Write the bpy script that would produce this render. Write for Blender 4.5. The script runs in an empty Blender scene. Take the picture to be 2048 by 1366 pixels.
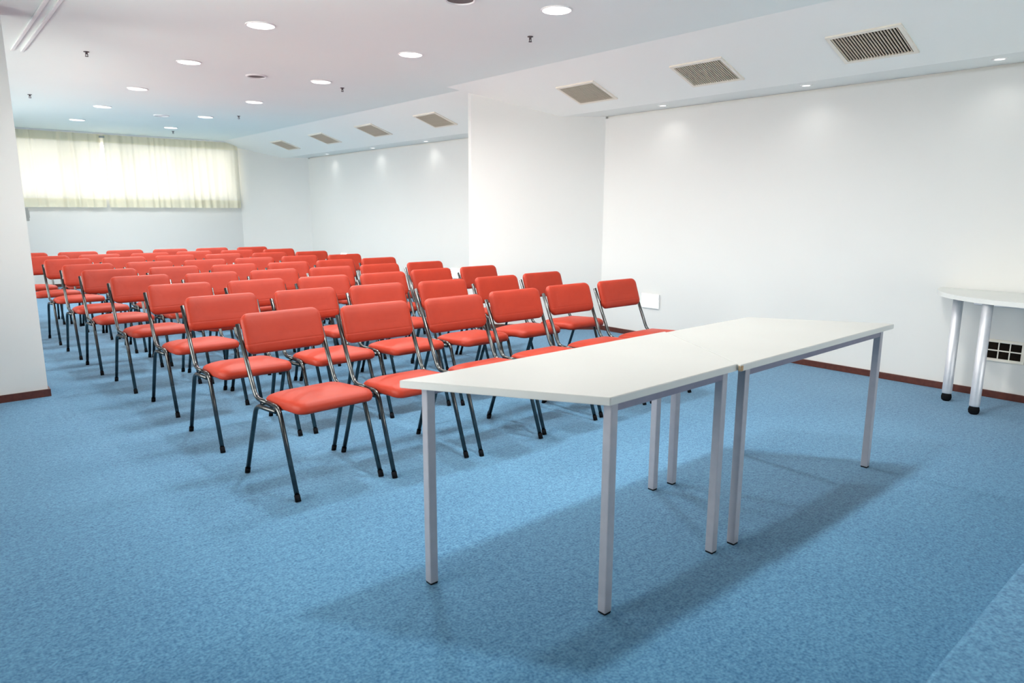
import bpy, bmesh, math, random
from mathutils import Vector, Matrix
C = bpy.context.collection
S = bpy.context.scene
random.seed(7)
PI = math.pi

# ------------------------------------------------------------------ camera, world, light, exposure
cam_d = bpy.data.cameras.new('camera'); cam = bpy.data.objects.new('camera', cam_d); C.objects.link(cam)
CAM_H, PITCH, ROLL, YAW, FPX = 1.3089, 0.1887, 0.0035, 0.7180, 1367.75
fw = Vector((math.sin(YAW)*math.cos(PITCH), math.cos(YAW)*math.cos(PITCH), -math.sin(PITCH)))
rt = Vector((math.cos(YAW), -math.sin(YAW), 0)); up = rt.cross(fw)
r2 = rt*math.cos(ROLL) + up*math.sin(ROLL); u2 = up*math.cos(ROLL) - rt*math.sin(ROLL)
M = Matrix((r2, u2, -fw)).transposed().to_4x4(); M.translation = (0, 0, CAM_H)
cam.matrix_world = M
cam_d.sensor_width = 36; cam_d.lens = FPX/2048*36
cam_d.clip_start = 0.05; cam_d.clip_end = 100
cam_d.dof.use_dof = True; cam_d.dof.focus_distance = 4.6; cam_d.dof.aperture_fstop = 4.0
S.camera = cam

world = bpy.data.worlds.new('daylight'); S.world = world; world.use_nodes = True
bg = world.node_tree.nodes['Background']; bg.inputs[0].default_value = (1.0, 0.985, 0.945, 1); bg.inputs[1].default_value = 8.7

S.view_settings.view_transform = 'Standard'; S.view_settings.look = 'None'
S.view_settings.gamma = 1.0; S.view_settings.use_curve_mapping = False
S.view_settings.exposure = 0.10
DOWNLIGHT_W = 24.0
SPOT_W = 2.0
LAMP_COL = (1.0, 0.985, 0.955)

# ------------------------------------------------------------------ helpers
def mat(name, col, rough=0.5, metal=0.0, spec=0.5, noise=None, bump=None, emit=None, sheen=0.0, coat=0.0):
    m = bpy.data.materials.new(name); m.use_nodes = True
    nt = m.node_tree; b = nt.nodes['Principled BSDF']
    b.inputs['Base Color'].default_value = (*col, 1); b.inputs['Roughness'].default_value = rough
    b.inputs['Metallic'].default_value = metal; b.inputs['Specular IOR Level'].default_value = spec
    if sheen: b.inputs['Sheen Weight'].default_value = sheen
    if coat: b.inputs['Coat Weight'].default_value = coat
    tc = nt.nodes.new('ShaderNodeTexCoord')
    if noise:                                   # (scale, second colour, detail)
        n = nt.nodes.new('ShaderNodeTexNoise'); n.inputs['Scale'].default_value = noise[0]; n.inputs['Detail'].default_value = noise[2]
        nt.links.new(tc.outputs['Object'], n.inputs['Vector'])
        r = nt.nodes.new('ShaderNodeValToRGB'); r.color_ramp.elements[0].position = .33; r.color_ramp.elements[1].position = .67
        r.color_ramp.elements[0].color = (*col, 1); r.color_ramp.elements[1].color = (*noise[1], 1)
        nt.links.new(n.outputs['Fac'], r.inputs['Fac']); nt.links.new(r.outputs['Color'], b.inputs['Base Color'])
    if bump:                                    # (scale, strength, distance)
        n2 = nt.nodes.new('ShaderNodeTexNoise'); n2.inputs['Scale'].default_value = bump[0]; n2.inputs['Detail'].default_value = 3
        nt.links.new(tc.outputs['Object'], n2.inputs['Vector'])
        bp = nt.nodes.new('ShaderNodeBump'); bp.inputs['Strength'].default_value = bump[1]; bp.inputs['Distance'].default_value = bump[2]
        nt.links.new(n2.outputs['Fac'], bp.inputs['Height']); nt.links.new(bp.outputs['Normal'], b.inputs['Normal'])
    if emit:
        b.inputs['Emission Color'].default_value = (*emit[0], 1); b.inputs['Emission Strength'].default_value = emit[1]
    return m

def obj(name, bm, m, parent=None, smooth=False, loc=None):
    bmesh.ops.recalc_face_normals(bm, faces=bm.faces)
    me = bpy.data.meshes.new(name); bm.to_mesh(me); bm.free()
    if smooth:
        for p in me.polygons: p.use_smooth = True
    if m: me.materials.append(m)
    o = bpy.data.objects.new(name, me); C.objects.link(o)
    if parent: o.parent = parent
    if loc: o.location = loc
    return o

def inst(src, name, parent=None, loc=None, rot=None):
    o = src.copy(); o.name = name; C.objects.link(o); o.parent = parent
    if loc is not None: o.location = loc
    if rot is not None: o.rotation_euler = rot
    return o

def tag(o, label, cat, group=None):
    o['label'] = label; o['category'] = cat
    if group: o['group'] = group
    return o

def thing(name, label, cat, loc=(0, 0, 0), rot=(0, 0, 0), group=None):
    o = bpy.data.objects.new(name, None); C.objects.link(o); o.empty_display_size = .1
    o.location = loc; o.rotation_euler = rot
    return tag(o, label, cat, group)

def struct(name, bm, m, parent=None):
    o = obj(name, bm, m, parent)
    if not parent: o['kind'] = 'structure'
    return o

def copy_tree(o, parent=None):
    c = o.copy(); C.objects.link(c); c.parent = parent
    for ch in list(o.children): copy_tree(ch, c)
    return c

def add_box(bm, x0, x1, y0, y1, z0, z1, M=None):
    vs = [bm.verts.new((x, y, z)) for x in (x0, x1) for y in (y0, y1) for z in (z0, z1)]
    for f in ((0, 1, 3, 2), (4, 6, 7, 5), (0, 4, 5, 1), (2, 3, 7, 6), (0, 2, 6, 4), (1, 5, 7, 3)):
        bm.faces.new([vs[i] for i in f])
    if M: bmesh.ops.transform(bm, matrix=M, verts=vs)
    return vs

def box(x0, x1, y0, y1, z0, z1, bev=0.0):
    bm = bmesh.new(); add_box(bm, x0, x1, y0, y1, z0, z1)
    if bev: bmesh.ops.bevel(bm, geom=bm.edges[:], offset=bev, segments=2, affect='EDGES', profile=.5)
    return bm

def prism(pts, z0, z1, bm=None):                # footprint in XY extruded in z
    bm = bm or bmesh.new()
    a = [bm.verts.new((x, y, z0)) for x, y in pts]; b = [bm.verts.new((x, y, z1)) for x, y in pts]
    bm.faces.new(a); bm.faces.new(b)
    n = len(pts)
    for i in range(n): bm.faces.new((a[i], a[(i+1) % n], b[(i+1) % n], b[i]))
    return bm

def loft(sec0, sec1):                           # two matching 3-D sections joined into a solid
    bm = bmesh.new()
    a = [bm.verts.new(v) for v in sec0]; b = [bm.verts.new(v) for v in sec1]
    bm.faces.new(a); bm.faces.new(b); n = len(a)
    for i in range(n): bm.faces.new((a[i], a[(i+1) % n], b[(i+1) % n], b[i]))
    return bm

def fillet(pts, rad, seg=5):                    # rounds the corners of a polyline
    pts = [Vector(p) for p in pts]; out = [pts[0]]
    for i in range(1, len(pts)-1):
        p, a, b = pts[i], pts[i-1], pts[i+1]
        r = min(rad, (a-p).length*.48, (b-p).length*.48)
        s, e = p+(a-p).normalized()*r, p+(b-p).normalized()*r
        for k in range(seg+1):
            t = k/seg; out.append(s*(1-t)**2 + p*2*t*(1-t) + e*t*t)
    out.append(pts[-1]); return out

def add_tube(bm, path, r, n=10):
    path = [Vector(p) for p in path]; rings = []
    t0 = (path[1]-path[0]).normalized()
    nrm = t0.orthogonal().normalized()
    for i, p in enumerate(path):
        t = ((path[min(i+1, len(path)-1)]-p).normalized() + (p-path[max(i-1, 0)]).normalized()).normalized()
        nrm = (nrm - t*nrm.dot(t)).normalized(); bi = t.cross(nrm)
        rings.append([bm.verts.new(p + (nrm*math.cos(2*PI*k/n) + bi*math.sin(2*PI*k/n))*r) for k in range(n)])
    for a, b in zip(rings, rings[1:]):
        for k in range(n): bm.faces.new((a[k], a[(k+1) % n], b[(k+1) % n], b[k]))
    bm.faces.new(rings[0]); bm.faces.new(rings[-1])
    return bm

def lathe(prof, n=32, bm=None):                 # profile of (radius, z)
    bm = bm or bmesh.new(); rings = []
    for r, z in prof:
        if r < 1e-6: rings.append([bm.verts.new((0, 0, z))])
        else: rings.append([bm.verts.new((r*math.cos(2*PI*k/n), r*math.sin(2*PI*k/n), z)) for k in range(n)])
    for a, b in zip(rings, rings[1:]):
        for k in range(n):
            k1 = (k+1) % n
            if len(a) == 1 and len(b) == 1: continue
            if len(a) == 1: bm.faces.new((a[0], b[k], b[k1]))
            elif len(b) == 1: bm.faces.new((a[k], a[k1], b[0]))
            else: bm.faces.new((a[k], a[k1], b[k1], b[k]))
    return bm

def rrect(hw, hd, r, n=6):                      # rounded rectangle outline
    pts = []
    for cx, cy, a0 in ((hw-r, hd-r, 0), (-hw+r, hd-r, PI/2), (-hw+r, -hd+r, PI), (hw-r, -hd+r, 1.5*PI)):
        for k in range(n+1):
            a = a0 + PI/2*k/n; pts.append((cx+r*math.cos(a), cy+r*math.sin(a)))
    return pts

def pad(hw, hd, r, prof, fn=None):              # cushion: prof is a list of (inset, height)
    bm = bmesh.new(); rings = []
    for ins, z in prof:
        rr = max(r-ins*.7, .004)
        rings.append([bm.verts.new((x, y, z)) for x, y in rrect(hw-ins, hd-ins, min(rr, hw-ins-.001, hd-ins-.001))])
    n = len(rings[0])
    for a, b in zip(rings, rings[1:]):
        for k in range(n): bm.faces.new((a[k], a[(k+1) % n], b[(k+1) % n], b[k]))
    bm.faces.new(rings[0]); bm.faces.new(rings[-1])
    if fn:
        for v in bm.verts: v.co = fn(v.co)
    return bm

# ------------------------------------------------------------------ materials
m_wall = mat('wall_paint', (.72, .725, .70), .85, spec=.15, noise=(1.3, (.73, .735, .71), 3), bump=(160, .04, .002))
m_ceil = mat('ceiling_paint', (.88, .945, .90), .9, spec=.1, noise=(1.1, (.89, .955, .91), 3), bump=(120, .03, .002))
m_soffit = mat('soffit_paint', (.90, .915, .87), .9, spec=.1, noise=(1.1, (.91, .925, .88), 3), bump=(120, .03, .002))
m_base = mat('baseboard_wood', (.075, .018, .011), .35, noise=(40, (.11, .028, .016), 4))
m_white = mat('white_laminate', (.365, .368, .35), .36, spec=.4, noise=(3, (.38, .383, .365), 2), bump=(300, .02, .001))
m_leg = mat('grey_lacquered_steel', (.40, .40, .44), .4, metal=.2, noise=(18, (.44, .44, .48), 3))
m_rail_shade = mat('shaded_lacquered_steel', (.20, .20, .27), .4, metal=.2, noise=(18, (.23, .23, .30), 3))  # leg steel darkened: the shade under the tabletop is in this colour
m_white_lift = mat('light_lifted_laminate', (.70, .71, .68), .4, spec=.4, noise=(3, (.72, .73, .70), 2))  # lighter laminate copy making up for weaker light on edges and half-round top
m_tube = mat('dark_chrome', (.085, .09, .09), .26, metal=1.0, noise=(30, (.115, .12, .12), 3))
m_cap = mat('black_rubber', (.004, .0045, .006), .75, spec=.08, noise=(60, (.007, .008, .010), 2))
m_alu = mat('satin_aluminium', (.66, .67, .70), .48, metal=.6, noise=(25, (.70, .71, .74), 3))
m_cream = mat('cream_plastic', (.84, .79, .68), .5, noise=(20, (.87, .82, .71), 2))
m_slat = mat('beige_slat', (.66, .58, .46), .5, noise=(20, (.70, .62, .50), 2))
m_duct_shade = mat('painted_duct_shade', (.008, .006, .004), .9, spec=.1, noise=(25, (.016, .011, .007), 3))  # near-black colour stands in for the shade inside the ducts
m_ring = mat('white_trim', (.85, .85, .83), .45, noise=(15, (.87, .87, .85), 2))
m_brown = mat('brown_grille', (.10, .075, .07), .6, noise=(200, (.16, .12, .11), 2))
m_glow = mat('lamp_diffuser', (.9, .9, .88), .5, emit=((1, .985, .95), 3.0), noise=(12, (.92, .92, .9), 2))
m_wglow = mat('wall_lamp_diffuser', (.9, .9, .88), .5, emit=((1, .98, .95), 4.0), noise=(12, (.92, .92, .9), 2))
m_brass = mat('sprinkler_metal', (.10, .085, .09), .4, metal=.7, noise=(60, (.16, .13, .13), 2))
m_chip = mat('bare_wood_edge', (.42, .26, .12), .6, noise=(120, (.52, .34, .17), 3))
m_grey = mat('grey_plastic', (.30, .34, .33), .5, noise=(30, (.34, .38, .37), 2))
m_frame = mat('window_frame_paint', (.8, .8, .78), .45, noise=(12, (.83, .83, .81), 2))

def carpet_mat():
    m = bpy.data.materials.new('blue_carpet'); m.use_nodes = True; nt = m.node_tree; b = nt.nodes['Principled BSDF']
    b.inputs['Roughness'].default_value = .95; b.inputs['Specular IOR Level'].default_value = .1
    b.inputs['Sheen Weight'].default_value = .25; b.inputs['Sheen Roughness'].default_value = .5
    tc = nt.nodes.new('ShaderNodeTexCoord')
    def noise(s, d):
        n = nt.nodes.new('ShaderNodeTexNoise'); n.inputs['Scale'].default_value = s; n.inputs['Detail'].default_value = d
        nt.links.new(tc.outputs['Object'], n.inputs['Vector']); return n
    fine, mid, big = noise(110, 4), noise(38, 4), noise(1.6, 3)
    def math_(op, a, bv, c=None):
        n = nt.nodes.new('ShaderNodeMath'); n.operation = op
        for i, v in enumerate((a, bv, c)):
            if v is None: continue
            if isinstance(v, (int, float)): n.inputs[i].default_value = v
            else: nt.links.new(v, n.inputs[i])
        return n.outputs[0]
    s = math_('MULTIPLY_ADD', fine.outputs['Fac'], .60, math_('MULTIPLY_ADD', mid.outputs['Fac'], .30, math_('MULTIPLY', big.outputs['Fac'], .10)))
    r = nt.nodes.new('ShaderNodeValToRGB'); e = r.color_ramp.elements
    e[0].position = .36; e[0].color = (*CARPET_LO, 1); e[1].position = .64; e[1].color = (*CARPET_HI, 1)
    nt.links.new(s, r.inputs['Fac']); nt.links.new(r.outputs['Color'], b.inputs['Base Color'])
    bp = nt.nodes.new('ShaderNodeBump'); bp.inputs['Strength'].default_value = .5; bp.inputs['Distance'].default_value = .004
    nt.links.new(fine.outputs['Fac'], bp.inputs['Height']); nt.links.new(bp.outputs['Normal'], b.inputs['Normal'])
    return m
CARPET_LO = (.022, .106, .215); CARPET_HI = (.108, .285, .435)
m_carpet = carpet_mat()

def fabric_mat(name, seam):
    m = mat(name, (.345, .027, .009), .5, spec=.32, noise=(9, (.39, .033, .012), 4), sheen=.03)
    nt = m.node_tree; b = nt.nodes['Principled BSDF']
    b.inputs['Sheen Roughness'].default_value = .35; b.inputs['Sheen Tint'].default_value = (1, .75, .68, 1)
    tc = nt.nodes.new('ShaderNodeTexCoord')
    wv = nt.nodes.new('ShaderNodeTexNoise'); wv.inputs['Scale'].default_value = 420; nt.links.new(tc.outputs['Object'], wv.inputs['Vector'])
    bp = nt.nodes.new('ShaderNodeBump'); bp.inputs['Strength'].default_value = .12; bp.inputs['Distance'].default_value = .002
    nt.links.new(wv.outputs['Fac'], bp.inputs['Height']); last = bp
    if seam:                                    # a stitched crease across the lower part of the backrest
        sp = nt.nodes.new('ShaderNodeSeparateXYZ'); nt.links.new(tc.outputs['Object'], sp.inputs[0])
        d = nt.nodes.new('ShaderNodeMath'); d.operation = 'SUBTRACT'; nt.links.new(sp.outputs['Z'], d.inputs[0]); d.inputs[1].default_value = .658
        a = nt.nodes.new('ShaderNodeMath'); a.operation = 'ABSOLUTE'; nt.links.new(d.outputs[0], a.inputs[0])
        mr = nt.nodes.new('ShaderNodeMapRange'); mr.inputs['From Min'].default_value = 0; mr.inputs['From Max'].default_value = .006
        mr.interpolation_type = 'SMOOTHSTEP'; nt.links.new(a.outputs[0], mr.inputs['Value'])
        b2 = nt.nodes.new('ShaderNodeBump'); b2.inputs['Strength'].default_value = .22; b2.inputs['Distance'].default_value = .003
        nt.links.new(mr.outputs['Result'], b2.inputs['Height']); nt.links.new(bp.outputs['Normal'], b2.inputs['Normal']); last = b2
    nt.links.new(last.outputs['Normal'], b.inputs['Normal'])
    return m
m_seat = fabric_mat('red_seat_cloth', False); m_back = fabric_mat('red_back_cloth', True)

def cloth_mat(name, col, trans):
    m = bpy.data.materials.new(name); m.use_nodes = True; nt = m.node_tree; nt.nodes.clear()
    out = nt.nodes.new('ShaderNodeOutputMaterial'); mx = nt.nodes.new('ShaderNodeMixShader'); mx.inputs[0].default_value = trans
    df = nt.nodes.new('ShaderNodeBsdfDiffuse'); tl = nt.nodes.new('ShaderNodeBsdfTranslucent')
    tc = nt.nodes.new('ShaderNodeTexCoord'); n = nt.nodes.new('ShaderNodeTexNoise'); n.inputs['Scale'].default_value = 90
    nt.links.new(tc.outputs['Object'], n.inputs['Vector'])
    r = nt.nodes.new('ShaderNodeValToRGB'); r.color_ramp.elements[0].color = (*[c*.95 for c in col], 1); r.color_ramp.elements[1].color = (*col, 1)
    nt.links.new(n.outputs['Fac'], r.inputs['Fac'])
    nt.links.new(r.outputs['Color'], df.inputs['Color']); nt.links.new(r.outputs['Color'], tl.inputs['Color'])
    nt.links.new(df.outputs[0], mx.inputs[1]); nt.links.new(tl.outputs[0], mx.inputs[2]); nt.links.new(mx.outputs[0], out.inputs['Surface'])
    return m
m_sheer = cloth_mat('cream_sheer', (.88, .85, .74), .16)
m_hem = cloth_mat('cream_hem', (.92, .88, .70), .20)

def glass_mat():
    m = bpy.data.materials.new('window_glass'); m.use_nodes = True; nt = m.node_tree; nt.nodes.clear()
    out = nt.nodes.new('ShaderNodeOutputMaterial'); mx = nt.nodes.new('ShaderNodeMixShader')
    fr = nt.nodes.new('ShaderNodeFresnel'); fr.inputs['IOR'].default_value = 1.45
    tr = nt.nodes.new('ShaderNodeBsdfTransparent'); gl = nt.nodes.new('ShaderNodeBsdfGlossy'); gl.inputs['Roughness'].default_value = .02
    nt.links.new(fr.outputs[0], mx.inputs[0]); nt.links.new(tr.outputs[0], mx.inputs[1]); nt.links.new(gl.outputs[0], mx.inputs[2])
    nt.links.new(mx.outputs[0], out.inputs['Surface']); return m
m_glass = glass_mat()

# ------------------------------------------------------------------ room shell
CEIL = 2.60; STRIP = 2.30
XA, XB = 5.744, 5.975                          # right wall, near and far bay
YB, YW = -2.2, 13.93                           # wall behind the viewer, window wall
P0 = (XA, 5.07); TIP = (4.69, 6.05); YP = 6.28  # the angled pier between the bays
BX, BY = XB, 12.83                             # far end of the far bay, then angled to the window wall
XL = -0.62                                     # left wall
ELX = 5.04                                     # right end of the window wall
WX, WY0, WY1 = 0.617, 5.73, 6.03               # wing wall on the left

struct('floor', box(XL-.15, 6.3, YB-.15, YW+.3, -.12, 0), m_carpet)
struct('ceiling', box(XL-.15, 6.3, YB-.15, YW+.3, CEIL, CEIL+.12), m_ceil)
bm = bmesh.new(); add_box(bm, XA, XA+.25, YB, 5.07, 0, STRIP-.026); add_box(bm, XA+.035, XA+.25, YB, 5.07, STRIP-.026, CEIL)
struct('wall_right', bm, m_wall)
struct('wall_pier', prism([P0, TIP, (TIP[0]+.1, YP-.05), (XB+.1, YP), (XB+.1, 5.07)], 0, CEIL), m_wall)
bm = bmesh.new(); add_box(bm, XB, XB+.25, YP, BY, 0, STRIP-.022); add_box(bm, XB+.035, XB+.25, YP, BY, STRIP-.022, CEIL)
struct('wall_right_far', bm, m_wall)
struct('wall_far_corner', prism([(BX, BY), (ELX, YW), (ELX, YW+.25), (BX+.25, YW+.25), (BX+.25, BY)], 0, CEIL), m_wall)
# window wall with its opening
OX0, OX1, OZ0, OZ1 = .35, 4.93, 1.50, 2.46
bm = bmesh.new()
add_box(bm, XL, ELX+.02, YW, YW+.2, 0, OZ0); add_box(bm, XL, ELX+.02, YW, YW+.2, OZ1, CEIL)
add_box(bm, XL, OX0, YW, YW+.2, OZ0, OZ1); add_box(bm, OX1, ELX+.02, YW, YW+.2, OZ0, OZ1)
struct('wall_far', bm, m_wall)
LZ0, LZ1 = .75, 2.15                           # two unseen window bands added in the left wall for fill light
LW1, LW2 = (1.5, 5.3), (6.2, 12.2)
bm = bmesh.new()
add_box(bm, XL-.15, XL, YB, YW+.2, 0, LZ0); add_box(bm, XL-.15, XL, YB, YW+.2, LZ1, CEIL)
for a, b in ((YB, LW1[0]), (LW1[1], LW2[0]), (LW2[1], YW+.2)): add_box(bm, XL-.15, XL, a, b, LZ0, LZ1)
struct('wall_left', bm, m_wall)
BX0, BX1, BZ0, BZ1 = 2.4, 5.0, .24, 1.20  # opening for the unseen window added behind the viewer as fill
bm = bmesh.new()
add_box(bm, XL, XA, YB-.15, YB, 0, BZ0); add_box(bm, XL, XA, YB-.15, YB, BZ1, CEIL)
add_box(bm, XL, BX0, YB-.15, YB, BZ0, BZ1); add_box(bm, BX1, XA, YB-.15, YB, BZ0, BZ1)
struct('wall_back', bm, m_wall)
struct('wall_left_wing', box(XL, WX, WY0, WY1, 0, CEIL), m_wall)

# sloping soffits with a level strip along the walls
def yp(x): return P0[1] + (P0[0]-x)*(TIP[1]-P0[1])/(P0[0]-TIP[0])
bk, lo = 4.50, 5.40
sec = lambda xs: [(bk, xs[0], CEIL), (lo, xs[1], STRIP), (XA+.2, xs[2], STRIP), (XA+.2, xs[2], CEIL)]
struct('trim_1', loft(sec((YB, YB, YB)), sec((yp(bk), yp(lo), yp(XA+.2)))), m_soffit)
bk2, lo2 = 4.73, 5.63
sec2 = lambda y: [(bk2, y, CEIL), (lo2, y, STRIP), (XB+.2, y, STRIP), (XB+.2, y, CEIL)]
struct('trim_2', loft(sec2(YP-.06), sec2(YW)), m_soffit)
# baseboards
BH, BT = .052, .014
struct('baseboard_right', box(XA-BT, XA, YB, 5.07, 0, BH, .003), m_base)
def along(a, b, t, h):
    a, b = Vector((*a, 0)), Vector((*b, 0)); d = (b-a).normalized(); n = Vector((d.y, -d.x, 0))
    return prism([(v.x, v.y) for v in (a, b, b-n*t, a-n*t)], 0, h)
struct('baseboard_pier', along(P0, TIP, BT, BH), m_base)
struct('baseboard_right_far', box(XB-BT, XB, YP+.02, BY, 0, BH, .003), m_base)
struct('baseboard_far_corner', along((BX, BY), (ELX, YW), BT, BH), m_base)
struct('baseboard_far', box(XL, ELX-.02, YW-BT, YW, 0, BH, .003), m_base)
bm = box(XL, WX+BT, WY0-BT, WY0, 0, BH); add_box(bm, WX, WX+BT, WY0, WY1, 0, BH); struct('baseboard_left_wing', bm, m_base)
struct('baseboard_left', box(XL, XL+BT, YB, WY0-BT, 0, BH, .003), m_base)

# window frame, mullions and panes
def window(name, x0, x1, loc, rz, z0, z1, NP):
    w = bpy.data.objects.new(name, None); C.objects.link(w); w.location = (*loc, z0); w.rotation_euler = (0, 0, rz); w['kind'] = 'structure'
    hw = (x1-x0)/2; hh = z1-z0
    for a, b, c, d in ((-hw, hw, 0, .05), (-hw, hw, hh-.05, hh), (-hw, -hw+.05, .05, hh-.05), (hw-.05, hw, .05, hh-.05)):
        obj('window_frame', box(a, b, -.03, .03, c, d, .004), m_frame, w)
    pw = (2*hw-.1)/NP
    for k in range(NP):
        x = -hw+.05+k*pw
        if k: obj('mullion', box(x-.025, x+.025, -.028, .028, .05, hh-.05, .003), m_frame, w)
        obj('pane', box(x+(.025 if k else 0), x+pw-(.025 if k < NP-1 else 0), -.004, .004, .05, hh-.05), m_glass, w)
window('window_1', OX0, OX1, ((OX0+OX1)/2, YW+.1), 0, OZ0, OZ1, 5)
for nm, (a, b) in (('fill_window_2', LW1), ('fill_window_3', LW2)):       # unseen, added for daylight fill from the left
    window(nm, a, b, (XL-.075, (a+b)/2), PI/2, LZ0, LZ1, round((b-a)/1.2))
window('fill_window_4', BX0, BX1, ((BX0+BX1)/2, YB-.075), 0, BZ0, BZ1, 2)   # unseen, added for fill light from behind the viewer

# ------------------------------------------------------------------ curtain in two panels
def curtain_sheet(x0, x1, z0, z1, seed, extra=0.0, nz=8):
    rnd = random.Random(seed); n = int((x1-x0)/.012); bm = bmesh.new(); rows = []
    cs, x = [], x0
    while x < x1: cs.append((x, rnd.uniform(.012, .034), rnd.uniform(.02, .05))); x += rnd.uniform(.10, .24)
    def off(x, t):
        o = .008*math.sin(x*38) + .006*math.sin(x*71+1.3)
        for c, a, s in cs: o -= a*1.6*math.exp(-((x-c-.03*math.sin(c*9)*t)/s)**2)
        return o*(.55+.45*t)
    for j in range(nz+1):
        t = j/nz; z = z1+(z0-z1)*t
        rows.append([bm.verts.new((x0+(x1-x0)*i/n, off(x0+(x1-x0)*i/n, (2.6-z)/1.25)-extra, z)) for i in range(n+1)])
    for a, b in zip(rows, rows[1:]):
        for i in range(n): bm.faces.new((a[i], a[i+1], b[i+1], b[i]))
    return bm
CY = YW-.085
for x0, x1, seed, lab in ((.30, 2.675, 3, 'left cream sheer curtain panel covering the long window behind the chairs'),
                          (2.715, 5.0, 5, 'right cream sheer curtain panel ending at the white corner wall')):
    t = thing('curtain', lab, 'curtain', (0, CY, 0), group='curtains over the back window')
    obj('cloth', curtain_sheet(x0, x1, 1.37, 2.575, seed), m_sheer, t, True)
    o = obj('hem', curtain_sheet(x0, x1, 1.345, 1.49, seed, .006, 2), m_hem, t, True); o['label'] = 'denser cream hem'
    o = obj('heading', curtain_sheet(x0, x1, 2.44, 2.575, seed, .006, 2), m_hem, t, True); o['label'] = 'denser cream heading tape'
t = thing('curtain_rail', 'slim white ceiling rail carrying both curtain panels', 'rail', (2.65, CY, CEIL))
obj('track', box(-2.35, 2.36, -.02, .02, -.024, 0, .003), m_ring, t)
obj('bracket', box(.005, .085, -.06, -.03, -.085, -.050, .004), m_grey, t)['label'] = 'grey joint bracket in the gap'

# ------------------------------------------------------------------ double trim on the ceiling at the left
t = thing('ceiling_track', 'pair of thin white rails along the left side of the ceiling', 'track', (.86, 2.6, CEIL))
for x in (-.034, .034):
    obj('rail', box(x-.012, x+.012, -4.2, 4.6, -.013, 0, .004), m_ring, t)

# ------------------------------------------------------------------ recessed ceiling lights
def area(name, parent, z, size, watts, spread=PI*.9):
    l = bpy.data.lights.new(name, 'AREA'); l.shape = 'DISK'; l.size = size; l.energy = watts; l.color = LAMP_COL; l.spread = spread
    o = bpy.data.objects.new(name, l); C.objects.link(o); o.parent = parent; o.location = (0, 0, z); return o
ring_p = obj('ring', lathe([(.094, -.001), (.094, -.008), (.098, -.009), (.102, -.006), (.104, 0), (.094, 0)], 40), m_ring, None, True)
diff_p = obj('diffuser', lathe([(0, -.012), (.06, -.011), (.0935, -.007), (.0935, 0), (0, 0)], 40), m_glow, None, True)
first = [True]
def use(proto, name, parent, loc=(0, 0, 0)):
    return inst(proto, name, parent, loc)
names = ['nearest', 'second nearest', 'third nearest', 'fourth nearest', 'farthest']
names6 = ['nearest', 'second nearest', 'third nearest', 'fourth nearest', 'fifth nearest', 'farthest']
LY_L = [5.09, 6.74, 8.56, 10.32, 12.06]; LY_R = [3.42, 5.16, 6.83, 8.63, 10.45, 12.16]
def downlight(x, y, label, w):
    t = thing('ceiling_light', label, 'light', (x, y, CEIL), group='round ceiling lights')
    use(ring_p, 'ring', t); use(diff_p, 'diffuser', t)
    area('lamp', t, -.016, .17, w)
for k, y in enumerate(LY_L): downlight(2.065, y, 'round glowing recessed ceiling light, %s of the left row' % names[k], DOWNLIGHT_W)
for k, y in enumerate(LY_R): downlight(3.365, y, 'round glowing recessed ceiling light, %s of the right row' % names6[k], DOWNLIGHT_W)
downlight(2.065, 3.42, 'round recessed ceiling light above the left front chairs, beyond the picture top', DOWNLIGHT_W)
downlight(2.065, 1.70, 'round recessed ceiling light straight above the left white table', DOWNLIGHT_W)
downlight(3.365, 1.70, 'round recessed ceiling light straight above the right white table', DOWNLIGHT_W)
for o in (ring_p, diff_p): bpy.data.objects.remove(o)

# small wall-washing spots in the level strips
sp_ring = obj('ring', lathe([(.030, -.001), (.030, -.006), (.042, -.006), (.046, 0), (.030, 0)], 24), m_ring, None, True)
sp_diff = obj('diffuser', lathe([(0, -.005), (.0295, -.004), (.0295, 0), (0, 0)], 24), m_glow, None, True)
def spot(x, y, label):
    t = thing('small_spotlight', label, 'light', (x, y, STRIP), group='small spotlights along the right wall')
    use(sp_ring, 'ring', t); use(sp_diff, 'diffuser', t)
    l = bpy.data.lights.new('lamp', 'SPOT'); l.energy = SPOT_W; l.spot_size = math.radians(140); l.spot_blend = 1.0; l.shadow_soft_size = .03; l.color = LAMP_COL
    o = bpy.data.objects.new('lamp', l); C.objects.link(o); o.parent = t; o.location = (0, 0, -.02)
spot(5.555, 4.19, 'small bright spotlight near the pier corner, over the right wall')
spot(5.53, 2.78, 'small bright spotlight in the middle over the right wall')
spot(5.53, 1.48, 'small bright spotlight at the right picture edge over the right wall')
spot(5.53, .12, 'small spotlight over the wall above the half round table, outside the picture')
spot(5.82, 11.72, 'small bright spotlight farthest back, over the rear right wall')
spot(5.82, 10.10, 'small bright spotlight between two others over the rear right wall')
spot(5.82, 8.58, 'small bright spotlight just behind the pier over the rear right wall')
for o in (sp_ring, sp_diff): bpy.data.objects.remove(o)

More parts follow.
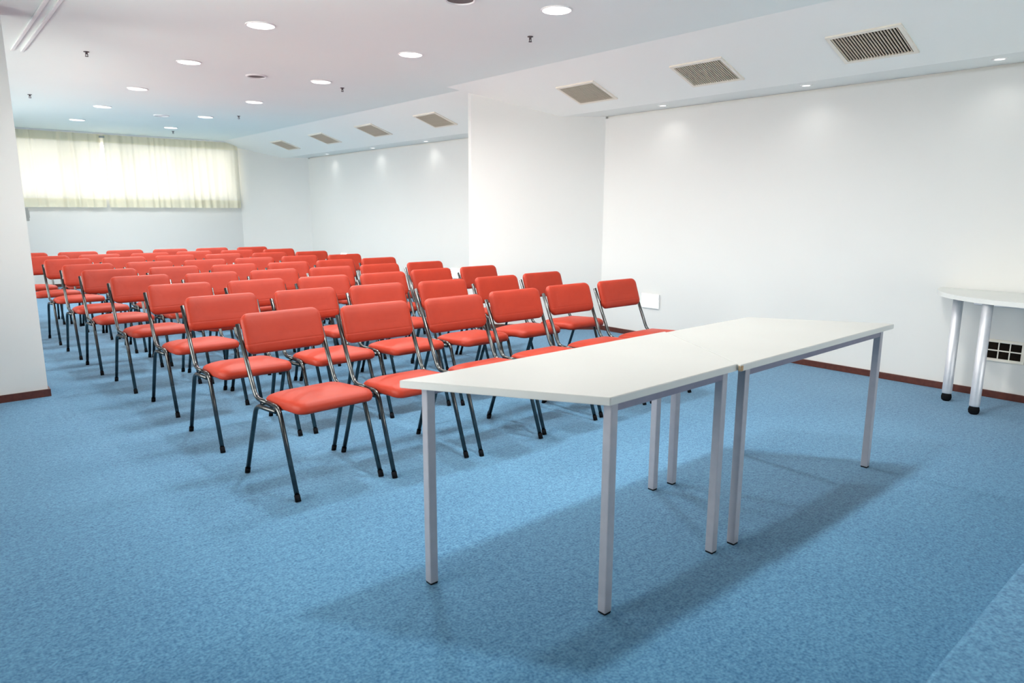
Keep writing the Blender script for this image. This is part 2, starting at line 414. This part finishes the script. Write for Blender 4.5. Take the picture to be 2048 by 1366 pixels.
# ------------------------------------------------------------------ grilles in the sloping soffits
ang = math.atan2(.30, .90)                      # the slope drops towards +x
NS = 22; VL, VW = .43, .32
slat_p = obj('slat', box(-VW/2, VW/2, -.0029, .0029, -.0085, .0), m_slat)
def ceiling_vent(x, y, bx, label):
    z = CEIL-(x-bx)/3.0
    t = thing('ceiling_vent', label, 'vent', (x, y, z), (0, ang, 0), 'air grilles in the sloping soffit')
    bm = bmesh.new(); f = .026
    for a, b, c, d in ((-VW/2-f, VW/2+f, -VL/2-f, -VL/2), (-VW/2-f, VW/2+f, VL/2, VL/2+f), (-VW/2-f, -VW/2, -VL/2, VL/2), (VW/2, VW/2+f, -VL/2, VL/2)):
        add_box(bm, a, b, c, d, -.012, 0)
    obj('frame', bm, m_cream, t)
    obj('duct_shade_plate', box(-VW/2, VW/2, -VL/2, VL/2, -.0025, -.0005), m_duct_shade, t)  # thin plate painted dark as the shade behind the slats
    for k in range(NS):
        inst(slat_p, 'slat', t, (0, -VL/2+(k+.5)*VL/NS, -.003))
for y, lab in ((2.10, 'largest beige slatted ceiling grille, nearest the right picture edge'),
               (3.38, 'beige slatted ceiling grille, middle of the near three on the slope'),
               (4.70, 'brown slatted ceiling grille closest to the white pier')):
    ceiling_vent(5.04, y, 4.5, lab)
for y, lab in ((7.46, 'beige ceiling grille just left of the pier on the rear slope'),
               (9.01, 'second beige ceiling grille left of the pier on the rear slope'),
               (10.54, 'third beige ceiling grille left of the pier on the rear slope'),
               (12.08, 'farthest beige ceiling grille, nearest the curtain')):
    ceiling_vent(5.21, y, 4.73, lab)
bpy.data.objects.remove(slat_p)

# ------------------------------------------------------------------ sprinklers and round ceiling grilles
spr_a = obj('collar', lathe([(0, 0), (.022, 0), (.022, -.004), (.012, -.008), (0, -.008)], 16), m_brass, None, True)
bm = bmesh.new(); lathe([(0, -.006), (.009, -.006), (.009, -.022), (0, -.022)], 12, bm); add_box(bm, -.010, -.006, -.003, .003, -.037, -.015); add_box(bm, .006, .010, -.003, .003, -.037, -.015)
spr_b = obj('body', bm, m_brass)
spr_c = obj('deflector', lathe([(0, -.035), (.013, -.036), (.013, -.040), (0, -.040)], 16), m_brass, None, True)
for x, y, lab in ((1.30, 6.89, 'dark ceiling sprinkler at upper left, above the left chairs'),
                  (3.71, 4.05, 'dark ceiling sprinkler nearest the three large grilles'),
                  (3.70, 7.02, 'dark ceiling sprinkler beside the third right row light'),
                  (3.68, 10.04, 'small dark ceiling sprinkler near the far right row lights'),
                  (1.24, 9.83, 'small dark ceiling sprinkler at far left by the wing wall'),
                  (3.55, 12.72, 'tiny ceiling sprinkler in front of the curtain')):
    t = thing('sprinkler', lab, 'sprinkler', (x, y, CEIL), group='ceiling sprinklers')
    for pr in (spr_a, spr_b, spr_c): inst(pr, pr.name.split('.')[0], t, (0, 0, 0))
for o in (spr_a, spr_b, spr_c): bpy.data.objects.remove(o)
for x, y, lab in ((2.76, 6.98, 'round dark brown ceiling speaker between the light rows'),
                  (2.76, 3.66, 'round dark ceiling speaker at the top picture edge'),
                  (2.86, 10.72, 'pale round ceiling speaker far back between the light rows')):
    t = thing('ceiling_speaker', lab, 'speaker', (x, y, CEIL), group='round ceiling speakers')
    obj('rim', lathe([(.085, 0), (.085, -.012), (.097, -.012), (.103, 0)], 32), m_ring, t, True)
    obj('grille', lathe([(0, -.003), (.085, -.003), (.085, 0), (0, 0)], 32), m_brown if y < 10 else m_ring, t)

# ------------------------------------------------------------------ wall lamps low on the right wall
for x, y, z, lab in ((XA, 4.38, .392, 'bright square wall lamp beside the last chair of the front row'),
                     (XB, 8.08, .41, 'bright wall lamp shining between the chair backs at the middle'),
                     (XB, 11.50, .47, 'bright wall lamp far back behind the chair backs')):
    t = thing('wall_lamp', lab, 'lamp', (x, y, z), group='low lamps on the right wall')
    obj('housing', box(-.018, 0, -.115, .115, -.075, .075, .006), m_ring, t)
    obj('diffuser', box(-.028, -.016, -.098, .098, -.060, .060, .005), m_wglow, t)

# wall grille under the half-round table
t = thing('wall_vent', 'cream framed dark wall grille under the half round table', 'vent', (XA, 1.28, .345))
VH, VL2 = .058, .102
for a, b, c, d in ((-VL2-.02, VL2+.02, VH, VH+.02), (-VL2-.02, VL2+.02, -VH-.02, -VH), (-VL2-.02, -VL2, -VH, VH), (VL2, VL2+.02, -VH, VH)):
    obj('frame_bar', box(-.014, 0, a, b, c, d, .002), m_cream, t)
obj('duct_shade_plate', box(-.003, -.0005, -VL2, VL2, -VH, VH), m_duct_shade, t)  # dark plate in place of the shaded depth behind the grid
for k in (-.5, .5): obj('grid_bar', box(-.011, -.003, k*VL2/1.5-.003, k*VL2/1.5+.003, -VH, VH), m_cream, t)
obj('grid_bar', box(-.010, -.003, -VL2, VL2, -.004, .004), m_cream, t)

# switch on the end of the wing wall
t = thing('wall_switch', 'small grey switch box on the edge of the left white wall', 'switch', (WX, 5.80, 1.275))
obj('housing', box(0, .022, -.04, .04, -.045, .045, .004), m_grey, t)
obj('rocker', box(.020, .028, -.02, .02, -.025, .025, .003), m_grey, t)

# ------------------------------------------------------------------ carpeted platform at the near right
PE = .474; PH = .14
tag(obj('platform', box(XL+.02, XA-.015, YB+.02, PE, 0, PH, .012), m_carpet), 'low blue carpeted platform step in the bottom right corner', 'platform')

# ------------------------------------------------------------------ trapezoid tables
TH, TT = .753, .026                             # height of the top, its thickness
LL, LS, LW = .639, .3135, .2645                 # half long side, half short side, half depth of the leg pattern
def make_table(label, loc, rot, chip):
    t = thing('trapezoid_table', label, 'table', loc, (0, 0, rot), 'white trapezoid tables')
    sl = (LL-LS)/(2*LW); nf = math.sqrt(1+sl*sl); o1, o2 = .036, .0582
    hx = lambda y: LS + sl*(y+LW) + o2*nf
    y0, y1 = -LW-o1, LW+o1
    bm = prism([(-hx(y0), y0), (hx(y0), y0), (hx(y1), y1), (-hx(y1), y1)], TH-TT, TH)
    bmesh.ops.bevel(bm, geom=bm.edges[:], offset=.002, segments=2, affect='EDGES')
    top = obj('tabletop', bm, m_white, t); top.data.materials.append(m_white_lift)
    for p in top.data.polygons:                 # edge banding, brightened to make up for weaker light on the sides
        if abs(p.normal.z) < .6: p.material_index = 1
    q = .0165
    for sx in (-1, 1):
        for sy, l in ((1, LL), (-1, LS)):
            lg = obj('leg', box(-q, q, -q, q, .006, TH-TT, .003), m_leg, t, loc=(sx*l, sy*LW, 0))
            obj('glide', box(-q*.9, q*.9, -q*.9, q*.9, 0, .007), m_cap, lg)
    for sy, l in ((1, LL), (-1, LS)):
        obj('side_rail', box(-l+q, l-q, sy*(LW+.004)-.010, sy*(LW+.004)+.010, TH-TT-.032, TH-TT, .002), m_rail_shade, t)['label'] = 'grey rail with under-top shade painted in'
    for sx in (-1, 1):
        a = Vector((sx*(LS-.05), -LW)); b = Vector((sx*(LL-.05), LW)); d = (b-a).normalized()*.03; n = Vector((d.y, -d.x)).normalized()*.01
        a += d; b -= d
        obj('end_rail', prism([tuple(a+n), tuple(b+n), tuple(b-n), tuple(a-n)], TH-TT-.018, TH-TT), m_leg, t)
    if chip:
        x = hx(y1)
        o = obj('worn_corner', box(x-.020, x-.002, y1-.010, y1+.0015, TH-TT+.001, TH-.004, .002), m_chip, t); o['label'] = 'chipped tan corner of the tabletop'
    return t
make_table('white trapezoid table on grey square legs, nearer of the two joined tables', (1.9038, 1.6157, 0), 0.003, False)
make_table('white trapezoid table on grey square legs, farther one near the right wall', (2.9846, 1.6027, 0), PI+0.0035, True)

# ------------------------------------------------------------------ half-round table at the right wall
R = .645; cy = 1.07; n = 40
t = thing('half_round_table', 'white half round table on thick round legs against the right wall', 'table', (XA-.012, cy, 0))
bm = prism([(-R*math.sin(PI*k/n), R*math.cos(PI*k/n)) for k in range(n+1)], .735, .765)
bmesh.ops.bevel(bm, geom=[e for e in bm.edges if abs(e.verts[0].co.z-e.verts[1].co.z) < 1e-5], offset=.004, segments=2, affect='EDGES')
obj('tabletop', bm, m_white_lift, t)
for lx, ly in ((5.40, 1.505), (5.165, 1.272), (5.165, .868), (5.40, .635)):
    lg = obj('leg', lathe([(0, .055), (.030, .055), (.031, .06), (.031, .735), (0, .735)], 28), m_alu, t, True, (lx-XA+.012, ly-cy, 0))
    for p in lg.data.polygons:
        if abs(p.normal.z) > .9: p.use_smooth = False
    obj('foot', lathe([(0, 0), (.020, 0), (.030, .010), (.033, .028), (.030, .046), (.022, .056), (0, .056)], 24), m_cap, lg, True)
obj('apron', box(-.30, -.28, -.35, .35, .690, .735, .003), m_alu, t)

# ------------------------------------------------------------------ chairs
TR = .0112
def make_chair():
    t = thing('padded_chair', '', 'chair')
    prof = [(.020, -.030), (.006, -.029), (.001, -.022), (0, -.010), (.002, .002), (.009, .012), (.022, .0185), (.05, .023), (.09, .026), (.14, .0275)]
    def seat_fn(v):
        f = max(0, (-v.y-.02)/.21); r = max(0, (v.y-.10)/.11)
        return Vector((v.x*(1-.03*max(0, v.y/.2)), v.y-.072, v.z + .440 - .032*f**2.2 - .016*r - .085*(v.y+.10) + .008*(1-(v.x/.2)**2)))
    obj('seat', pad(.207, .195, .060, prof, seat_fn), m_seat, t, True)
    bp = [(.016, -.018), (.005, -.017), (.001, -.011), (0, -.002), (.003, .007), (.010, .013), (.024, .018), (.05, .0205), (.085, .0215)]
    TILT = .33; cz, cyb = .705, .264
    def back_fn(v):                             # pad built in XY, front is +z -> faces -y, leaning back
        x, h, d = v.x, v.y, v.z
        d2 = d - .020*(1-(x/.21)**2) + .006
        return Vector((x, cyb + h*math.sin(TILT) - d2*math.cos(TILT), cz + h*math.cos(TILT) + d2*math.sin(TILT)))
    obj('backrest', pad(.212, .104, .042, bp, back_fn), m_back, t, True)
    for s in (-1, 1):
        # front tube: leg, seat rail and upright; the rear tube runs below it
        a = fillet([(s*.222, -.250, .012), (s*.220, -.105, .412), (s*.218, .02, .410)], .045)
        lg = obj('leg', add_tube(bmesh.new(), a, TR), m_tube, t, True)
        obj('foot_cap', add_tube(bmesh.new(), [(s*.2222, -.2545, 0), (s*.2222, -.2435, .030)], TR+.0022), m_cap, lg, True)
        b = fillet([(s*.218, .02, .410), (s*.216, .150, .406), (s*.219, .309, .752)], .05)
        obj('upright', add_tube(bmesh.new(), b, TR), m_tube, t, True)
        c = fillet([(s*.243, .250, .012), (s*.236, .105, .383), (s*.226, -.085, .390)], .045)
        lg = obj('leg', add_tube(bmesh.new(), c, TR), m_tube, t, True)
        obj('foot_cap', add_tube(bmesh.new(), [(s*.2432, .2545, 0), (s*.2430, .2435, .030)], TR+.0022), m_cap, lg, True)
    obj('crossbar', add_tube(bmesh.new(), [(-.222, -.080, .396), (.222, -.080, .396)], .008), m_tube, t, True)
    obj('crossbar', add_tube(bmesh.new(), [(-.222, .075, .394), (.222, .075, .394)], .008), m_tube, t, True)
    return t

# rows as measured on the floor: centre of each backrest top (x, y)
ROWS = [
 [(1.395, 3.40), (1.915, 3.345), (2.415, 3.31), (2.94, 3.345), (3.465, 3.36), (3.96, 3.35)],
 [(1.385, 4.27), (1.92, 4.25), (2.45, 4.22), (2.93, 4.16), (3.445, 4.15), (3.97, 4.17)],
 [(1.385, 5.12), (1.905, 5.06), (2.415, 5.02), (2.93, 4.99), (3.455, 5.05), (3.97, 5.03)],
 [(1.33, 5.94), (1.845, 5.87), (2.36, 5.84), (2.87, 5.80), (3.38, 5.82), (3.89, 5.81)],
 [(1.27, 6.73), (1.79, 6.71), (2.30, 6.64), (2.81, 6.60), (3.32, 6.62), (3.83, 6.62)],
 [(1.24, 7.50), (1.77, 7.50), (2.285, 7.45), (2.80, 7.45), (3.31, 7.46), (3.82, 7.38)],
 [(1.215, 8.40), (1.73, 8.39), (2.25, 8.38), (2.765, 8.32), (3.275, 8.24), (3.785, 8.18)],
 [(1.12, 9.05), (1.63, 9.07), (2.14, 9.02), (2.66, 9.07), (3.17, 9.02), (3.68, 8.95)],
 [(1.01, 9.82), (1.53, 9.80), (2.06, 9.86), (2.57, 9.77), (3.08, 9.73), (3.59, 9.65)]]
ROT = {(0, 0): .045, (0, 1): -.01}
def spread(xs, gap=.515):                       # chairs in a row stand clear of each other
    xs = list(xs)
    for _ in range(60):
        for k in range(len(xs)-1):
            d = gap-(xs[k+1]-xs[k])
            if d > 0: xs[k] -= d/2; xs[k+1] += d/2
    return xs
ROWS = [list(zip(spread([x for x, y in r]), [y for x, y in r])) for r in ROWS]
rown = ['first row behind the tables', 'second row from the tables', 'third row from the tables', 'fourth row from the tables', 'fifth row from the tables',
        'sixth row from the tables', 'seventh row from the tables', 'eighth row, one before the last', 'last row at the back']
coln = ['leftmost', 'second from left', 'third from left', 'fourth from left', 'second from right', 'rightmost']
proto = make_chair(); used = False
for i, row in enumerate(ROWS):
    for j, (x, y) in enumerate(row):
        c = copy_tree(proto) if used else proto
        used = True
        a = ROT.get((i, j), random.uniform(-.012, .012))
        ox, oy = x, y - .287
        c.location = (ox + .287*math.sin(a), oy + .287*(1-math.cos(a)), 0); c.rotation_euler = (0, 0, a)
        c['label'] = 'red padded chair with dark tubular frame, %s, %s' % (rown[i], coln[j])
        c['category'] = 'chair'; c['group'] = 'rows of red chairs'
